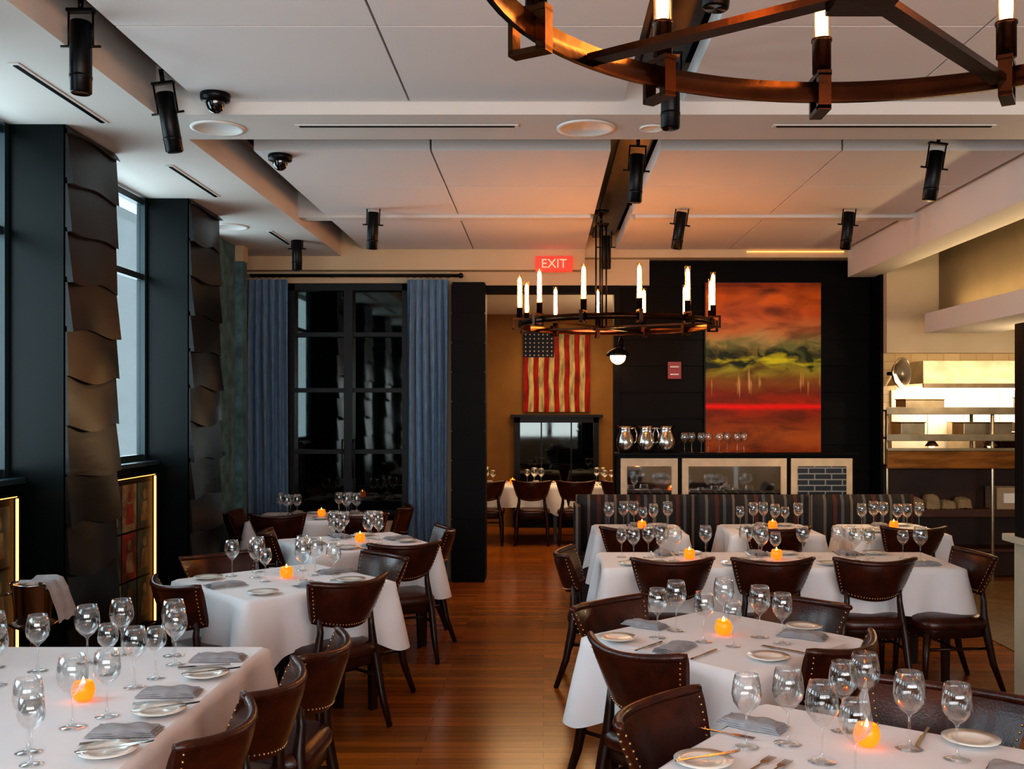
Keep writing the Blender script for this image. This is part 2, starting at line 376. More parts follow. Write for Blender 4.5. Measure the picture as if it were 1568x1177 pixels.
bx('trim_kitchen_bulkhead',3.64,4.3,2,9.5,2.49,2.675,SOFF)
bx('wall_kitchen_back',3.46,6.9,12.2,12.3,0,3.3,TILE)
bx('ceiling_kitchen',3.46,6.9,10.12,12.3,3.2,3.3,CREAM)

# ---------------------------------------------------------------- french doors + curtains
b=MB(); x0,x1=-2.66,-1.40
b.box(x0,x1,10.44,10.47,.02,3.06,DKGLASS)
for x in (x0,x1-.07): b.box(x,x+.07,10.36,10.44,0,3.07,DOORF)
b.box(x0,x1,10.36,10.44,3.0,3.07,DOORF); b.box((x0+x1)/2-.045,(x0+x1)/2+.045,10.35,10.44,0,3.0,DOORF)
for z in (.0,.66,1.30,1.94,2.52):
    b.box(x0+.06,x1-.06,10.37,10.44,z,z+(.10 if z==0 else .045),DOORF)
b.box(x0+.06,x1-.06,10.38,10.44,.0,.60,CREAM)
for k in (-1,1):
    xx=(x0+x1)/2+k*.055; b.tube([(xx,10.34,1.05),(xx,10.32,1.08),(xx,10.32,1.42),(xx,10.34,1.45)],.009,STEEL,8)
b.build('door_1',center=True)
def curtain(xa,xb,folds,flare):
    b=MB(); cx=(xa+xb)/2; w=(xb-xa)
    def f(u,v):
        z=3.10-3.08*v
        ww=w*(.92+flare*v)
        x=cx+(u-.5)*ww+.012*sin(u*40+v*3)
        am=.042*(.35+.65*min(1,v*4))*(1+.25*sin(u*17))
        return (x,10.25+am*sin(u*folds*2*pi+.5*sin(v*3+u*5)),z)
    b.grid(f,folds*14,18,CURT)
    for i in range(folds+1):
        xx=cx+(i/folds-.5)*w*.9
        b.tube([(xx+.02*cos(a),10.25,3.135+.02*sin(a)) for a in [k*pi/5 for k in range(11)]],.0025,STEEL,5)
    b.build('curtain')
curtain(-3.08,-2.62,6,.14); curtain(-1.42,-.97,6,.02)
b=MB(); b.tube([(-3.02,10.25,3.14),(-.86,10.25,3.14)],.017,STEEL,10); b.sph((-.85,10.25,3.14),.028,STEEL,10,8)
for x in (-2.2,-.98): b.tube([(x,10.25,3.14),(x,10.39,3.14)],.008,STEEL,6)
b.build('curtain_rod')

b=MB(); b.box(-.12,.26,-.02,.02,-.08,.08,EXITP); es=b.build('exit_sign',(.04,10.24,3.255),bevel=.004)
cu=bpy.data.curves.new('exit_text','FONT'); cu.body='EXIT'; cu.size=.13; cu.extrude=.003; cu.align_x='CENTER'; cu.align_y='CENTER'
cu.materials.append(EXITR); to=bpy.data.objects.new('exit_text',cu); S.collection.objects.link(to); to.parent=es; to.location=(.07,-.025,0); to.rotation_euler=(pi/2,0,0)
b=MB(); b.box(-.07,.07,-.03,.0,-.09,.09,ALARM); b.box(-.045,.045,-.034,-.03,.03,.045,WHITEP); b.box(-.045,.045,-.034,-.03,-.05,-.035,WHITEP)
b.build('fire_alarm',(1.37,10.425,2.17),bevel=.006)

b=MB(); b.box(-.6,.6,-.02,.02,-.89,.89,LAND); b.box(-.61,.61,.0,.03,-.9,.9,STEEL)
b.build('landscape_painting',(2.29,10.385,2.19))
b=MB(); W=1.0; sw=W/13
def wob(x,z): return x+.006*sin(z*9+x*5)
for i in range(13):
    z1=.6 if i>5 else .6-.38
    b.grid(lambda u,v:(wob(-W/2+(i+u)*sw,-.6+(z1+.6)*v) if 0<i+u<13 else -W/2+(i+u)*sw,-.02,-.6+(z1+.6)*v),1,14,PNT_R if i%2==0 else PNT_W,smooth=False)
b.box(-W/2,W/2,-.019,.0,-.6,.6,PNT_W)
b.box(-W/2,-W/2+6*sw,-.021,0,.22,.6,PNT_B)
for r in range(6):
    for c in range(7):
        cx=-W/2+.035+c*.065; cz=.25+r*.062; pts=[]
        for k in range(10):
            rr=.016 if k%2==0 else .0065; pts.append((cx+rr*sin(k*pi/5),-.0235,cz+rr*cos(k*pi/5)))
        b.add(pts,[tuple(range(10))],PNT_S)
b.build('flag_painting',(.2,14.97,2.33))
b=MB(); b.box(-.55,.62,-.02,0,-.5,.5,DKGLASS)
for a,c,d,e in ((-.6,-.52,-.55,.55),(.58,.66,-.55,.55),(-.6,.66,.47,.55),(-.6,.66,-.55,-.48)): b.box(a,c,-.07,0,d,e,STEEL)
b.box(-.66,.72,-.12,0,.55,.59,STEEL); b.box(-.62,.68,-.10,0,-1.1,-.55,BLACK)
for x in (-.2,.25): b.box(x-.01,x+.01,-.03,-.02,-.48,.47,STEEL)
b.build('glass_fireplace',(.17,14.97,1.1),)

b=MB(); b.box(-.03,.03,-.02,0,-.08,.08,STEEL)
b.tube([(0,-.02,.03),(0,-.10,.14),(-.03,-.2,.17),(-.06,-.25,.08)],.009,STEEL,8)
b.tube([(0,-.02,-.05),(-.03,-.12,.02),(-.06,-.25,.08)],.006,STEEL,8)
b.lathe([(.02,.06),(.05,.05),(.10,.02),(.12,-.02),(.118,-.022),(.098,.015),(.05,.04),(.01,.05)],STEEL,24,(-.06,-.25,.0))
b.sph((-.06,-.25,-.03),.08,M('sconce_globe','#ffe8c0',.4,emit='#ffc880',estr=9),16,10)
b.build('wall_sconce',(.82,10.40,2.33))

# ---------------------------------------------------------------- partition, banquette
b=MB(); b.box(.70,2.95,9.42,9.56,0,1.325,BLACK); b.box(.68,2.97,9.38,9.60,1.325,1.35,BLACK)
def mir(xa,xb,mat):
    b.box(xa,xb,9.40,9.42,.9,1.30,FRAMEC)
    b.box(xa+.06,xb-.06,9.392,9.402,.93,1.225,mat)
mir(.73,1.27,MIRROR); mir(1.31,2.30,MIRROR); mir(2.34,2.92,BLKB)
b.build('mirrored_partition',bevel=.003)
b=MB()
x0,x1=.30,3.42
b.box(x0,x1,9.18,9.30,0,.97,STRIPE)
for i in range(0,3):
    xa=[x0+.02,1.42,2.46][i]; xb=[1.36,2.40,x1-.02][i]
    b.grid(lambda u,v:(xa+(xb-xa)*u,9.18-.05*(1-(2*u-1)**8)*(1-(2*v-1)**6)**.5 -.03,.46+.52*v),24,10,STRIPE)
    b.grid(lambda u,v:(xa+(xb-xa)*u,9.15+.06*v-.0,.98-.01*v),10,1,STRIPE)
b.box(x0,x1,8.86,9.18,.38,.46,STRIPE); b.box(x0,x1,8.9,9.18,0,.38,WOODD)
b.box(x0-.02,x0+.04,8.86,9.3,0,.9,STRIPE)
b.build('striped_banquette',bevel=.015)

def pitcher():
    b=MB(); b.lathe([(.001,0),(.055,0),(.06,.01),(.085,.07),(.08,.13),(.055,.19),(.05,.22),(.062,.25),(.058,.25),(.046,.22),(.05,.19),(.001,.17)],CHROME,24)
    b.tube([(.052,0,.225),(.10,0,.235),(.125,0,.18),(.12,0,.11),(.083,0,.07)],.008,CHROME,8)
    b.add([(-.055,-.02,.25),(-.095,0,.262),(-.055,.02,.25),(-.05,0,.215)],[(0,1,3),(1,2,3)],CHROME,True)
    return b.mesh('water_pitcher')
PM=pitcher()
for x,r in ((.78,.4),(.98,.2),(1.17,2.9)): inst(PM,'water_pitcher',(x,9.49,1.351),r)
def wine(h,r,bowl,name='wine_glass'):
    b=MB(); k=h-bowl
    p=[(.001,.0),(r*.85,.0),(r*.86,.002),(r*.3,.006),(.006,.012),(.0038,.03),(.0038,k-.01),(.008,k),(r*.55,k+bowl*.12),(r*.9,k+bowl*.3),(r,k+bowl*.48),(r*.93,k+bowl*.75),(r*.78,h),(r*.765,h),(r*.91,k+bowl*.75),(r*.97,k+bowl*.48),(r*.87,k+bowl*.31),(r*.5,k+bowl*.15),(.001,k+bowl*.08)]
    b.lathe(p,GLASS,28); return b.mesh(name)
WG=[wine(.215,.044,.115),wine(.19,.038,.095),wine(.225,.048,.125)]
PLACED=[]
def glass(x,y,z=.757,k=None):
    k=R.randrange(3) if k is None else k
    if z<1:
        for it in range(8):
            moved=False
            for (a,c,rr) in PLACED:
                d=math.hypot(x-a,y-c); need=rr+.046
                if d<need:
                    if d<1e-4: x+=.01; d=.01
                    x+= (x-a)/d*(need-d+.002); y+=(y-c)/d*(need-d+.002); moved=True
            if not moved: break
        PLACED.append((x,y,.046))
    inst(WG[k],'wine_glass',(x,y,z),R.random()*6)
for i,x in enumerate((1.34,1.42,1.50,1.58,1.67,1.76,1.84,1.92)): glass(x,9.49+(.04 if i%2 else -.04),1.351,1)

# ---------------------------------------------------------------- tables
def table(cx,cy,w,d,rot,drop=.29,name='dining_table',seed=0,h=.75):
    rr=random.Random(seed); b=MB(); a=w/2; c=d/2; cr=.025
    per=[]
    def side(p,q,nx,ny,n):
        L=math.dist(p,q)
        for i in range(n):
            t=i/n; per.append((p[0]+(q[0]-p[0])*t,p[1]+(q[1]-p[1])*t,nx,ny,min(t,1-t)*L))
    def arc(cx_,cy_,a0):
        for i in range(6):
            t=a0+(pi/2)*i/6; per.append((cx_+cr*cos(t),cy_+cr*sin(t),cos(t),sin(t),0))
    n1=max(20,int(w*50)); n2=max(20,int(d*50))
    side((-a+cr,-c),(a-cr,-c),0,-1,n1); arc(a-cr,-c+cr,-pi/2)
    side((a,-c+cr),(a,c-cr),1,0,n2); arc(a-cr,c-cr,0)
    side((a-cr,c),(-a+cr,c),0,1,n1); arc(-a+cr,c-cr,pi/2)
    side((-a,c-cr),(-a,-c+cr),-1,0,n2); arc(-a+cr,-c+cr,pi)
    N=len(per); s=0; ss=[0]
    for i in range(1,N): s+=math.dist(per[i][:2],per[i-1][:2]); ss.append(s)
    ph=[rr.random()*6 for _ in range(4)]; rows=14; vs=[]; zt=h+.004
    tot=s
    k1=round(tot/.55); k2=round(tot/.27); k3=round(tot/.9)
    for j in range(rows+1):
        t=j/rows
        for i,(x,y,nx,ny,dc) in enumerate(per):
            q=2*pi*ss[i]/tot; cw=math.exp(-(dc/.11)**2); L=drop*(1+.33*math.exp(-(dc/.16)**2)+.04*sin(k3*q+ph[3]))
            tuck=math.exp(-((dc-.17)/.08)**2)
            rip=(.026*sin(k1*q+ph[0])+.015*sin(k2*q+ph[1]))*(1-cw)
            o=.006+(.016+.075*cw-.034*tuck+rip)*t**.9 + (.004 if j else 0)
            if j==0: o=-.012
            z=zt-L*t if j>0 else zt
            if j==1: z=zt-.012
            vs.append((x+nx*o,y+ny*o,z))
    fs=[(j*N+i,(j+1)*N+i,(j+1)*N+(i+1)%N,j*N+(i+1)%N) for j in range(rows) for i in range(N)]
    b.add(vs,fs,CLOTH,True)
    b.add([v for v in vs[:N]],[tuple(range(N))],CLOTH)
    b.box(-a+.02,a-.02,-c+.02,c-.02,h-.03,h-.003,WOODD)
    for sx in (-1,1):
        for sy in (-1,1):
            b.tube([(sx*(a-.09),sy*(c-.09),h-.03),(sx*(a-.09),sy*(c-.09),0)],[.04,.028],WOODD,4,sq=True)
    for sy in (-1,1): b.box(-a+.09,a-.09,sy*(c-.09)-.012,sy*(c-.09)+.012,h-.12,h-.03,WOODD)
    return b.build(name,(cx,cy,0),rot)

def chair_mesh():
    b=MB()
    def ol(t):
        c_,s_=cos(t),sin(t); e=.42
        return (math.copysign(abs(c_)**e,c_)*(1-.06*(1 if s_<0 else 0)*abs(s_)),math.copysign(abs(s_)**e,s_))
    b.lathe([(.001,.478),(.5,.477),(.8,.472),(.94,.458),(1,.435),(1,.405),(.97,.395),(.001,.395)],LEATHER,40,(0,.0,0),sx=.24,sy=.235,outline=ol)
    b.lathe([(.93,.395),(.93,.345),(.9,.34),(.001,.34)],WOODD,40,(0,0,0),sx=.24,sy=.235,outline=ol)
    def surf(u,v,side):
        uu=2*u-1
        w=.185+.075*v**.8
        z=.575+.235*v+.022*uu*uu*v+.03*(1-v)*(uu*uu)
        y=-.245-.075*v+.105*uu*uu
        th=.021*(1-.55*abs(2*v-1)**5)*(1-.5*abs(uu)**8)
        return (uu*w,y+side*th,z)
    b.grid(lambda u,v:surf(u,v,1),20,8,LEATHER,flip=True); b.grid(lambda u,v:surf(u,v,-1),20,8,LEATHER)
    for v in (0,1): b.grid(lambda u,t,v=v:surf(u,v,1-2*t) if v==0 else surf(u,v,2*t-1),20,1,LEATHER,flip=(v==1))
    for u in (0,1): b.grid(lambda t,v,u=u:surf(u,v,2*t-1),1,8,LEATHER,flip=(u==1))
    b.tube([(lambda p:(p[0],p[1],p[2]+.004))(surf(i/20,1,0)) for i in range(21)],[.012]+[.017]*19+[.012],LEATHER,8)
    for side in (-1,1):
        for i in range(25):
            p=surf(.02+.96*i/24,.09,side); b.sph((p[0],p[1]+side*.001,p[2]),.0048,BRASS,6,4)
        for u in (.03,.97):
            for i in range(9):
                p=surf(u,.14+.78*i/8,side); b.sph((p[0],p[1]+side*.001,p[2]),.0048,BRASS,6,4)
    for sx in (-1,1):
        b.tube([(sx*.165,-.185,.66),(sx*.165,-.195,.56),(sx*.18,-.19,.46),(sx*.195,-.2,.36),(sx*.205,-.235,.18),(sx*.215,-.30,0)],[.014,.019,.024,.026,.022,.016],WOODD,8)
        b.tube([(sx*.19,.185,.37),(sx*.2,.2,.2),(sx*.205,.21,0)],[.026,.02,.015],WOODD,8)
        b.tube([(sx*.197,-.20,.27),(sx*.195,.19,.27)],.010,WOODD,6)
    b.tube([(-.2,0,.27),(.2,0,.27)],.009,WOODD,6)
    return b.mesh('dining_chair')
CM=chair_mesh()
def chair(bx_,by_,ox,oy):
    L=math.hypot(ox,oy); ox/=L; oy/=L
    rz=math.atan2(ox,-oy)
    inst(CM,'dining_chair',(bx_-ox*.30,by_-oy*.30,.001),rz)

def plate_mesh():
    b=MB(); b.lathe([(.001,.004),(.045,.004),(.052,.008),(.083,.014),(.084,.0165),(.052,.012),(.046,.008),(.001,.008)][::1],PORC,36)
    b.lathe([(.04,.0),(.045,.005)],PORC,24); return b.mesh('bread_plate')
PL=plate_mesh()
def napkin_mesh():
    b=MB()
    for k in range(3):
        w=.105-.006*k; d=.048-.004*k
        b.grid(lambda u,v:((u-.5)*2*w,(v-.5)*2*d+.004*sin(u*9+k),.003+k*.006+.008*(1-(2*u-1)**6)*(1-(2*v-1)**4)**.5+.002*sin(u*14+v*5)),18,10,NAPK)
        b.grid(lambda u,v:((u-.5)*2*w,-d+.004*sin(u*9+k),k*.006+v*.004),18,1,NAPK)
        b.grid(lambda u,v:((u-.5)*2*w,d+.004*sin(u*9+k),k*.006+v*.004),18,1,NAPK)
    return b.mesh('folded_napkin')
NM=napkin_mesh()
def extr(b,pts,z0,z1):
    n=len(pts); vs=[(x,y,z0) for x,y in pts]+[(x,y,z1) for x,y in pts]
    b.add(vs,[tuple(range(n))[::-1],tuple(range(n,2*n))]+[(i,(i+1)%n,n+(i+1)%n,n+i) for i in range(n)],CUT)
def knife_mesh():
    b=MB()
    extr(b,[(-.11,-.005),(-.02,-.004),(-.015,-.008),(.08,-.008),(.10,-.002),(.105,.006),(-.015,.006),(-.02,.004),(-.11,.006)],.001,.004)
    return b.mesh('table_knife')
def fork_mesh():
    b=MB()
    extr(b,[(-.10,-.006),(.02,-.003),(.035,-.011),(.05,-.012),(.05,.012),(.035,.011),(.02,.003),(-.10,.006)],.001,.004)
    for k in range(4): y=-.0105+k*.007; extr(b,[(.05,y-.0015),(.093,y-.001),(.093,y+.001),(.05,y+.0015)],.001,.004)
    return b.mesh('dinner_fork')
KN=knife_mesh(); FK=fork_mesh()
def votive_mesh():
    b=MB(); b.lathe([(.001,.001),(.024,.001),(.034,.012),(.039,.032),(.035,.052),(.029,.064),(.027,.064),(.033,.05),(.036,.032),(.03,.014),(.001,.01)],VOT,24)
    b.lathe([(.001,.05),(.004,.054),(.006,.062),(.003,.074),(.0005,.08)],FLAME,8); return b.mesh('votive_candle')
VM=votive_mesh()
def votive(x,y,z=.757): PLACED.append((x,y,.042)); inst(VM,'votive_candle',(x,y,z),R.random()*6)
TZ=.757
def napk(x,y,ang):
    for t in (-.055,0,.055): PLACED.append((x+t*cos(ang),y+t*sin(ang),.05))
    inst(NM,'folded_napkin',(x,y,TZ),ang)
def setting(x,y,ang,plate=True):
    dx,dy=cos(ang),sin(ang); px_,py_=-dy,dx
    napk(x,y,ang+.05)
    inst(FK,'dinner_fork',(x+px_*.085,y+py_*.085,TZ),ang+.03)
    inst(KN,'table_knife',(x-px_*.075,y-py_*.075,TZ),ang-.02)
    if plate:
        q=(x+px_*.185+dx*.01,y+py_*.185+dy*.01); PLACED.append((q[0],q[1],.06)); inst(PL,'bread_plate',(q[0],q[1],TZ),0)
def small(x,y,kind,ang=0,dz=0):
    if kind=='n': return napk(x,y,ang)
    if kind in 'kf' and dz==0:
        for t in (-.07,0,.07): PLACED.append((x+t*cos(ang),y+t*sin(ang),.0))
    inst({'p':PL,'k':KN,'f':FK}[kind],{'p':'bread_plate','k':'table_knife','f':'dinner_fork'}[kind],(x,y,TZ+dz),ang)

# Table A
table(-1.84,3.25,1.34,1.92,0,seed=1)
votive(-1.58,3.42)
for x,y in ((-1.26,3.72),(-1.26,3.27),(-1.26,2.88)): small(x,y,'p'); small(x+.02,y+.01,'k',.5,.0175)
for x,y in ((-1.30,3.98),(-1.31,3.49),(-1.29,3.07)): small(x,y,'n',.05)
for x,y in ((-1.32,3.865),(-1.30,3.395),(-1.29,2.985)): small(x,y,'f',pi+.3)
for x,y,k in ((-1.98,3.60,0),(-1.93,3.80,0),(-1.80,3.93,2),(-1.72,4.06,2),(-1.47,3.58,0),(-1.5,4.04,2),(-1.44,3.90,0),(-1.44,3.70,1),(-1.50,2.90,0),(-1.44,2.80,1),(-1.48,3.13,2),(-1.42,3.24,0),(-2.05,3.1,0),(-1.64,3.75,1),(-2.12,3.85,0)): glass(x,y,k=k)
for by,bxx in ((3.92,-.80),(3.42,-.86),(2.95,-.90)): chair(bxx,by,1,-.06)
# Table B
table(-1.53,5.86,.93,.93,math.radians(43),seed=2)
votive(-1.53,5.93)
for x,y,a in ((-1.29,5.64,2.4),(-1.80,5.65,.7),(-1.28,6.14,3.9)): setting(x,y,a,plate=False)
small(-1.12,5.80,'p'); small(-1.52,5.40,'p'); small(-1.98,5.88,'p')
for x,y,k in ((-1.87,5.98,0),(-1.71,5.93,2),(-1.76,6.14,0),(-1.41,5.84,2),(-1.38,6.02,2),(-1.23,5.84,0),(-1.62,5.80,1),(-1.5,6.2,0)): glass(x,y,k=k)
chair(-1.0,5.36,.72,-.7); chair(-2.02,5.28,-.7,-.72); chair(-2.12,6.38,-.7,.7); chair(-.95,6.35,.75,.68)
table(-1.42,7.55,.95,.95,math.radians(30),seed=3)
table(-2.12,9.38,1.15,.80,math.radians(3),seed=4)
def dress(cx,cy,w,d,rot,seats,nglass=2,vot=True):
    ca,sa=cos(rot),sin(rot)
    def W(x,y): return (cx+x*ca-y*sa,cy+x*sa+y*ca)
    if vot: votive(cx+.03,cy)
    for (lx,ly,a) in seats:
        wx,wy=W(lx,ly); setting(wx,wy,a+rot,plate=True)
    for (lx,ly,a) in seats:
        gx=lx+cos(a)*.16; gy=ly+sin(a)*.16
        for k in range(nglass):
            ox=-.03-.09*k; px_,py_=-sin(a),cos(a)
            q=W(gx+px_*ox+cos(a)*.02*k,gy+py_*ox+sin(a)*.02*k); glass(*q)
def seats4(w,d):
    a=w/2-.13; c=d/2-.13
    return [(0,-c,pi/2),(0,c,-pi/2),(-a,0,0),(a,0,pi)]
dress(-1.42,7.55,.95,.95,math.radians(30),seats4(.95,.95))
dress(-2.12,9.38,1.15,.8,math.radians(3),[(-.3,-.27,pi/2),(.25,-.27,pi/2),(-.25,.27,-pi/2),(.3,.27,-pi/2)])
chair(-.93,6.80,.35,-.94); chair(-.72,7.75,1,.25); chair(-2.12,7.5,-1,-.3)
chair(-2.84,8.95,-1,-.1); chair(-2.35,8.7,0,-1); chair(-1.62,8.72,.1,-1); chair(-1.27,9.5,1,0)
# Table E
table(.79,4.38,.87,.87,math.radians(42),seed=5)
votive(.80,4.42)
small(.32,4.31,'p'); small(.90,3.98,'p'); small(1.19,4.54,'p')
for x,y,a in ((.55,4.15,.9),(1.14,4.38,2.6),(.47,4.60,-.7)): small(x,y,'n',a)
for x,y,a in ((.45,4.20,.9),(.66,4.06,.9)): small(x,y,'k',a)
small(.99,4.14,'f',2.4); small(1.04,4.10,'k',2.4)
for x,y,k in ((.50,4.36,0),(.60,4.50,2),(.69,4.28,0),(.83,4.58,2),(.95,4.37,2),(1.02,4.25,0),(.80,4.20,1)): glass(x,y,k=k)
chair(.30,3.83,-.75,-.66); chair(.26,4.80,-.7,.72); chair(1.24,3.90,.72,-.7); chair(1.30,4.86,.7,.7)
# Table F
table(.87,2.74,.95,.95,math.radians(-34.8),seed=6)
votive(.96,2.955)
small(.45,2.80,'p'); small(1.28,2.98,'p'); small(.47,2.81,'k',.4,.0175)
small(.66,3.14,'n',-.6); small(1.25,2.70,'n',-2.1); small(.56,3.06,'f',-.6); small(.60,2.78,'f',.9); small(.64,2.75,'f',.9); small(1.15,3.02,'k',-2.1)
small(.62,2.63,'n',.2)
for x,y,k in ((.60,2.94,0),(.73,2.97,2),(.79,2.82,2),(.93,3.09,0),(1.02,3.16,2),(1.09,2.94,2),(1.18,2.84,0),(.84,2.68,0)): glass(x,y,k=k)
chair(.30,3.12,-.82,.57); chair(1.37,3.33,.57,.82)
# Table G
table(1.53,6.66,2.28,.72,0,seed=7)
votive(.98,6.68)
st=[]
for x in (-.78,-.12,.50): st+=[(x,-.25,pi/2),(x+.08,.25,-pi/2)]
dress(1.53,6.66,2.28,.72,0,st)
small(2.45,6.42,'n',.1)
glass(.53,6.75); glass(.60,6.62); glass(2.42,6.7); glass(2.5,6.6); glass(1.1,6.75); glass(1.75,6.72); glass(2.2,6.72)
for x in (.80,1.42,2.05): chair(x,6.07,.03,-1)
chair(.10,6.5,-1,.1); chair(2.84,6.4,1,.1)
for i,x in enumerate((.80,1.90,2.92)):
    table(x,8.38,.72,.72,0,seed=10+i)
    dress(x,8.38,.72,.72,0,[(-.0,-.24,pi/2),(.0,.24,-pi/2)],2); glass(x-.25,8.35); glass(x+.25,8.4)
    chair(x-.1+.04*i,7.72,0,-1)

table(-.45,13.55,1.4,.8,0,seed=20); table(1.15,13.55,1.4,.8,0,seed=21)
for cx in (-.45,1.15): dress(cx,13.55,1.4,.8,0,[(-.35,-.27,pi/2),(.3,-.27,pi/2),(-.3,.27,-pi/2),(.35,.27,-pi/2)],2)
for x in (-.75,-.15,.42,1.0,1.5): chair(x,12.85,0,-1)

b=MB(); b.lathe([(.001,.0),(.14,.0),(.15,.01),(.03,.03),(.012,.05),(.012,.66),(.10,.70),(.11,.71)],CHROME,28)
b.lathe([(.001,.71),(.07,.71),(.078,.72),(.10,.90),(.107,.905),(.104,.91),(.096,.90),(.07,.74),(.001,.735)],CHROME,32)
for s_ in (-1,1): b.tube([(s_*.1,-.03,.86),(s_*.125,-.02,.85),(s_*.125,.02,.85),(s_*.1,.03,.86)],.006,CHROME,6)
def towel(u,v):
    s_=(u-.35)*.34
    if s_<0: x=.10+s_; z=.922+.01*sin(v*9)
    else: x=.108+.02*min(1,s_*20)+s_*.22; z=.922-s_*.85
    return (x,-.11+.19*v+.01*sin(u*9),z+.006*sin(v*14+u*4))
b.grid(towel,20,10,NAPK)
b.build('wine_bucket_stand',(-2.50,4.88,0))

# ---------------------------------------------------------------- chandeliers
def chand():
    b=MB(); r=.635
    b.lathe([(r-.005,0),(r+.005,0),(r+.005,.038),(r-.005,.038),(r-.005,0)],BRONZE,96)
    P=(-.07,.16)
    for a in (math.radians(-36),math.radians(46)):
        nx,ny=-sin(a),cos(a); off=P[0]*nx+P[1]*ny
        hl=math.sqrt(r*r-off*off)-.004; b.T=Matrix.Rotation(a,4,'Z')
        b.box(-hl,hl,off-.016,off+.016,.008,.020,BRONZE); b.T=Matrix.Identity(4)
    for k in range(12):
        a=k*pi/6; b.T=Matrix.Rotation(a,4,'Z')
        b.box(r-.024,r+.046,-.012,.012,-.020,-.011,BRONZE)
        b.box(r+.037,r+.046,-.012,.012,-.018,.05,BRONZE); b.box(r-.024,r-.006,-.012,.012,-.018,.05,BRONZE)
        b.box(r-.024,r+.046,-.013,.013,.046,.056,BRONZE)
        b.lathe([(.001,.056),(.018,.056),(.018,.115),(.020,.117),(.020,.122),(.001,.122)],BRONZE,16,(r,0,0))
        b.lathe([(.0175,.118),(.0175,.33),(.0165,.33),(.0165,.12)],TUBEG,16,(r,0,0))
        b.lathe([(.001,.122),(.0105,.124),(.012,.15),(.012,.29),(.009,.310),(.001,.318)],BULB,10,(r,0,0))
        b.T=Matrix.Identity(4)
    for dx,dy in ((-.035,0),(.035,0),(0,.035),(0,-.035)):
        b.tube([(P[0]+dx,P[1]+dy,.015),(P[0]+dx,P[1]+dy,.70)],.0055,STEEL,8)
    b.box(P[0]-.045,P[0]+.045,P[1]-.045,P[1]+.045,-.004,.008,BRONZE)
    b.box(P[0]-.045,P[0]+.045,P[1]-.045,P[1]+.045,.69,.705,BRONZE)
    b.tube([(P[0],P[1],.70),(P[0],P[1],.78)],.010,STEEL,10)
    b.lathe([(.012,.755),(.05,.77),(.055,.79),(.001,.79)],STEEL,24,(P[0],P[1],0))
    return b.mesh('candle_chandelier')
CH=chand()
inst(CH,'candle_chandelier',(.705,1.69,2.53),0,sc=1.31); inst(CH,'candle_chandelier',(.61,8.3,2.44),math.radians(8),sc=1.28)
b=MB(); b.box(.5,.66,-2.5,5.3,3.52,3.545,STEEL); b.box(.5,.66,5.9,10.2,3.52,3.545,STEEL); b.box(.45,.73,-2.5,5.3,3.545,3.61,STEEL); b.box(.45,.73,5.9,10.2,3.545,3.61,STEEL)
b.box(-1.99,-1.95,-2.5,5.3,3.53,3.57,STEEL); b.box(-1.99,-1.95,5.9,10.2,3.53,3.57,STEEL)
b.build('lighting_track')

def spot_mesh():
    b=MB(); b.lathe([(.001,.0),(.040,.0),(.045,.004),(.045,.30),(.040,.305),(.001,.305)],STEEL,20,(0,0,-.30))
    b.lathe([(.038,.01),(.001,.012)],DOMEB,16,(0,0,-.312))
    b.lathe([(.0455,.06),(.047,.062),(.047,.075),(.0455,.077)],STEEL,20,(0,0,-.30))
    b.tube([(-.052,0,-.10),(-.052,0,.05)],.005,STEEL,6); b.tube([(.052,0,-.10),(.052,0,.05)],.005,STEEL,6)
    b.box(-.056,.056,-.02,.02,.045,.058,STEEL); b.tube([(-.085,0,-.10),(.085,0,-.10)],.006,STEEL,6)
    b.tube([(0,0,.05),(0,0,.12)],.012,STEEL,8); return b.mesh('track_spotlight')
SP=spot_mesh()
def spot(x,y,z,tx,ty): 
    o=inst(SP,'track_spotlight',(x,y,z)); o.rotation_euler=(tx,ty,0)
for x,y,z,tx,ty in ((-1.97,4.24,3.40,0,0),(-1.97,5.18,3.40,.15,-.12),(-2.30,9.3,3.36,0,0),(-1.40,8.2,3.38,.1,.05),(1.14,8.2,3.38,.1,.14),(2.52,8.2,3.38,.1,.08),(2.45,6.2,3.36,.1,.12),(.60,4.7,3.38,0,0),(.60,6.35,3.38,.1,.05),(.58,9.2,3.36,.1,0),(.6,3.3,3.38,0,.1),(-1.97,2.5,3.4,0,0)):
    spot(x,y,z,tx,ty)
def dome():
    b=MB(); b.lathe([(.075,0),(.078,-.01),(.075,-.035),(.05,-.045)],STEEL,28); b.lathe([(.05,-.04),(.048,-.06),(.036,-.085),(.018,-.098),(.001,-.102)],DOMEB,24); return b.mesh('dome_security_camera')
DM=dome()
for x,y in ((-1.72,5.22),(-1.71,6.47)): inst(DM,'dome_security_camera',(x,y,3.409))

# ---------------------------------------------------------------- kitchen
b=MB()
b.box(3.5,6.8,10.15,10.75,1.74,1.76,STAIN); b.box(3.5,6.8,10.14,10.155,1.71,1.785,STAIN)
b.box(3.5,6.8,10.15,10.75,1.46,1.48,AMBERLIT); b.box(3.5,6.8,10.14,10.155,1.44,1.51,STAIN)
b.box(3.5,6.8,10.15,10.75,1.18,1.20,AMBERLIT); b.box(3.5,6.8,10.13,10.155,1.16,1.36,AMBERLIT); b.box(3.5,6.8,10.12,10.13,1.34,1.37,STAIN)
for x in (3.52,4.6,5.7,6.7): 
    for y in (10.2,10.7): b.tube([(x,y,0),(x,y,1.74)],.02,STAIN,8)
b.box(3.5,6.8,10.2,10.8,.70,.73,AMBERLIT); b.box(3.5,6.8,10.19,10.2,.66,.74,BROWNP); b.box(3.5,6.8,10.55,10.6,0,1.18,BROWNP)
b.box(3.5,6.8,10.2,10.8,.3,.33,BROWNP)
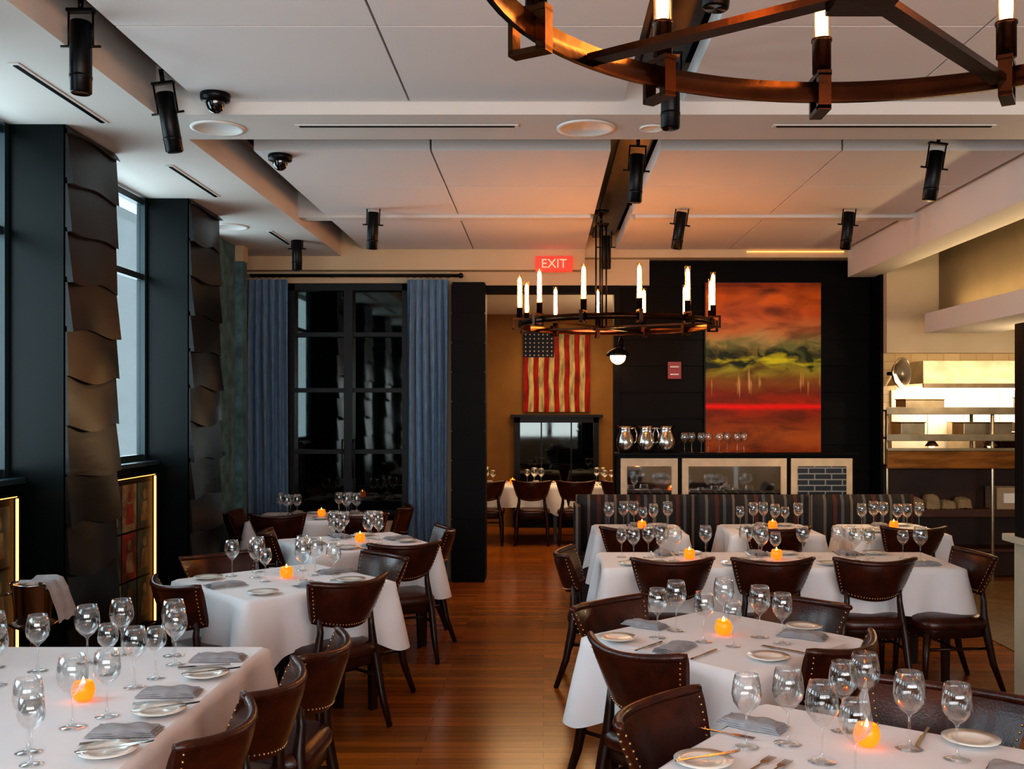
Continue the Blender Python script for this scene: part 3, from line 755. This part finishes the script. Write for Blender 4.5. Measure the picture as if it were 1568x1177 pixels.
HL=M('heat_lamp_glow','#ffe0a0',.4,emit='#ffb860',estr=8)
for x in (4.0,4.6,5.2): b.lathe([(.001,-.01),(.03,-.015),(.07,-.07),(.065,-.07),(.001,-.03)],STAIN,16,(x,10.25,1.455)); b.sph((x,10.25,1.39),.03,HL,10,8)
b.build('kitchen_pass_shelving',bevel=.004)
b=MB()
for k in range(5):
    x=3.70+k*.165; h_=.08+.03*((k*7)%3)
    b.grid(lambda u,v:(x+(u-.5)*.155+.006*sin(v*9),10.28+v*.2,.738+h_*(max(0,1-(2*u-1)**6)*max(0,1-(2*v-1)**4))**.5+.003*sin(u*20+k)+.008*sin(v*11+k*2)*(1-abs(2*u-1))),12,10,TOWEL)
b.build('folded_towels')
b=MB(); b.box(4.66,5.09,10.23,10.5,.732,.96,CARD); b.box(4.73,4.91,10.225,10.231,.80,.90,WHITEP); b.box(4.66,5.09,10.355,10.375,.96,.963,FRAMEC); b.build('cardboard_box',bevel=.004,center=True)
b=MB(); b.add([(4.2,11.0,2.05),(6.6,11.0,2.05),(6.6,12.19,2.05),(4.2,12.19,2.05),(4.35,11.4,2.32),(6.5,11.4,2.32),(6.5,12.19,2.32),(4.35,12.19,2.32)],[(0,1,5,4),(0,4,7,3),(1,2,6,5),(4,5,6,7)],STAIN); b.box(4.2,6.6,11.0,11.03,2.0,2.05,STAIN)
b.box(4.3,6.5,11.1,12.1,2.0,2.03,M('hood_light','#fff0d0',.5,emit='#ffe8c8',estr=9)); b.build('range_hood')
b=MB(); b.box(4.25,6.85,12.16,12.195,.9,2.0,M('bright_steel_panel','#ded4c0',.5,metal=.2,var=.1))
for k in range(6): b.box(4.25+k*.44,4.255+k*.44,12.155,12.16,.9,2.0,STAIN)
b.build('wall_kitchen_steel',center=True)
b=MB(); b.box(4.9,5.9,11.3,12.1,0,1.62,STAIN); b.box(5.0,5.8,11.29,11.3,.9,1.45,DKGLASS); b.tube([(5.0,11.26,1.5),(5.8,11.26,1.5)],.015,CHROME,8)
for k in range(5): b.lathe([(.001,-.02),(.025,-.02),(.025,0),(.001,0)],STEEL,12,(5.05+k*.18,11.3,1.56))
b.build('kitchen_oven',bevel=.005)
for (x,w,h,z) in ((3.70,.25,.14,1.481),(4.35,.5,.14,1.481),(3.75,.4,.10,1.761),(5.0,.25,.12,1.761)):
    b=MB(); b.box(x,x+w,10.3,10.6,z,z+h,STAIN); b.box(x-.01,x+w+.01,10.29,10.61,z+h,z+h+.012,STAIN); b.build('steel_food_pan',bevel=.006,center=True)
b=MB(); b.lathe([(.001,.0),(.02,.0),(.02,.06),(.10,.10),(.16,.16),(.155,.162),(.09,.11),(.001,.09)],CHROME,28)
o=b.build('steel_dome_lamp',(3.46,10.0,2.12)); o.rotation_euler=(0,pi/2,-.9)

b=MB(); b.box(2.60,2.86,5.2,5.5,0,1.03,POST); b.box(2.55,2.90,5.16,5.54,1.03,1.07,POST); b.box(2.57,2.89,5.17,5.53,0,.16,POST); b.box(2.64,2.82,5.19,5.2,.24,.95,POST)
b.build('newel_post',bevel=.006)
bx('black_post',2.555,2.66,5.3,5.40,1.071,2.22,BLACK,.004)

# ---------------------------------------------------------------- lights
DAY=(.72,.86,1.0)
light('daylight_left_windows','AREA',(-3.6,3.2,2.35),460,DAY,(0,-pi/2,0),shape='RECTANGLE',size=2.1,size_y=12)
light('daylight_front_windows','AREA',(1.2,-3.4,1.9),370,(.95,.97,1.0),(pi/2+.4,0,0),shape='RECTANGLE',size=8,size_y=2.2)
light('far_room_lamp','AREA',(.3,13,3.15),55,(1,.66,.34),(0,0,0),shape='RECTANGLE',size=2,size_y=2)
light('far_room_fill','POINT',(1.6,12.6,2.2),55,(1,.68,.38),shadow_soft_size=.15)  # added fill to brighten the far room and its ceiling; no pendant hangs here
light('kitchen_lamp','AREA',(5.0,11.3,3.1),30,(1,.76,.48),(0,0,0),shape='RECTANGLE',size=2.5,size_y=1)
light('pass_heat_lamp','AREA',(4.6,10.0,2.25),14,(1,.6,.3),(0,0,0),shape='RECTANGLE',size=2,size_y=.2)
light('bulkhead_cove','AREA',(3.82,6.5,2.69),28,(1,.72,.38),(pi,0,0),shape='RECTANGLE',size=.1,size_y=6)
light('kitchen_entry_lamp','POINT',(4.6,8.6,2.2),32,(1,.72,.42),shadow_soft_size=.1)
def sp(name,loc,t,e,col,a=.6):
    o=light(name,'SPOT',loc,e,col,spot_size=a,spot_blend=.6,shadow_soft_size=.05); aim(o,t)
sp('picture_spot',(2.3,8.0,3.3),(2.29,10.4,2.1),55,(1,.8,.55),.75)
sp('flag_spot',(.2,13.0,3.1),(.2,15,2.3),22,(1,.8,.55),.8)
sp('column_reflection_fill_near',(-1.1,7.0,3.3),(-2.65,5.9,1.78),900,(1,.55,.22),.19)  # added beam standing in for a warm reflection on the nearer column's boards
sp('column_reflection_fill_far',(-1.2,9.0,3.3),(-2.65,7.85,1.88),700,(1,.55,.22),.14)  # same added stand-in for the warm reflection, on the farther column
sp('table_spot_right',(1.14,7.9,3.1),(1.9,8.6,.75),55,(1,.72,.45),1.0)
sp('table_spot_right_far',(2.52,8.0,3.1),(2.9,9.3,.9),50,(1,.72,.45),1.0)
sp('exit_reflection_fill',(.58,8.9,3.05),(.0,9.6,0),50,(1,.42,.25),.7)  # added red beam imitating the exit sign's reflection on the aisle floor
sp('table_spot_mid',(.6,6.0,3.05),(1.0,6.5,.75),35,(1,.74,.5),1.1)
w=bpy.data.worlds.new('World'); S.world=w; w.use_nodes=True
bg=w.node_tree.nodes['Background']; bg.inputs[0].default_value=(.65,.78,.9,1); bg.inputs[1].default_value=.7

# ---------------------------------------------------------------- camera
cd=bpy.data.cameras.new('Camera'); co=bpy.data.objects.new('Camera',cd); S.collection.objects.link(co)
co.location=(0,0,1.75); co.rotation_euler=(pi/2,0,0); cd.lens=35; cd.sensor_width=36; cd.shift_x=-.0306; cd.shift_y=.0255; cd.clip_start=.05
S.camera=co
S.view_settings.view_transform='Standard'; S.view_settings.exposure=.10
for lk in ('Medium High Contrast','Standard - Medium High Contrast'):
    try: S.view_settings.look=lk; print('look',lk); break
    except Exception as e: print(e)
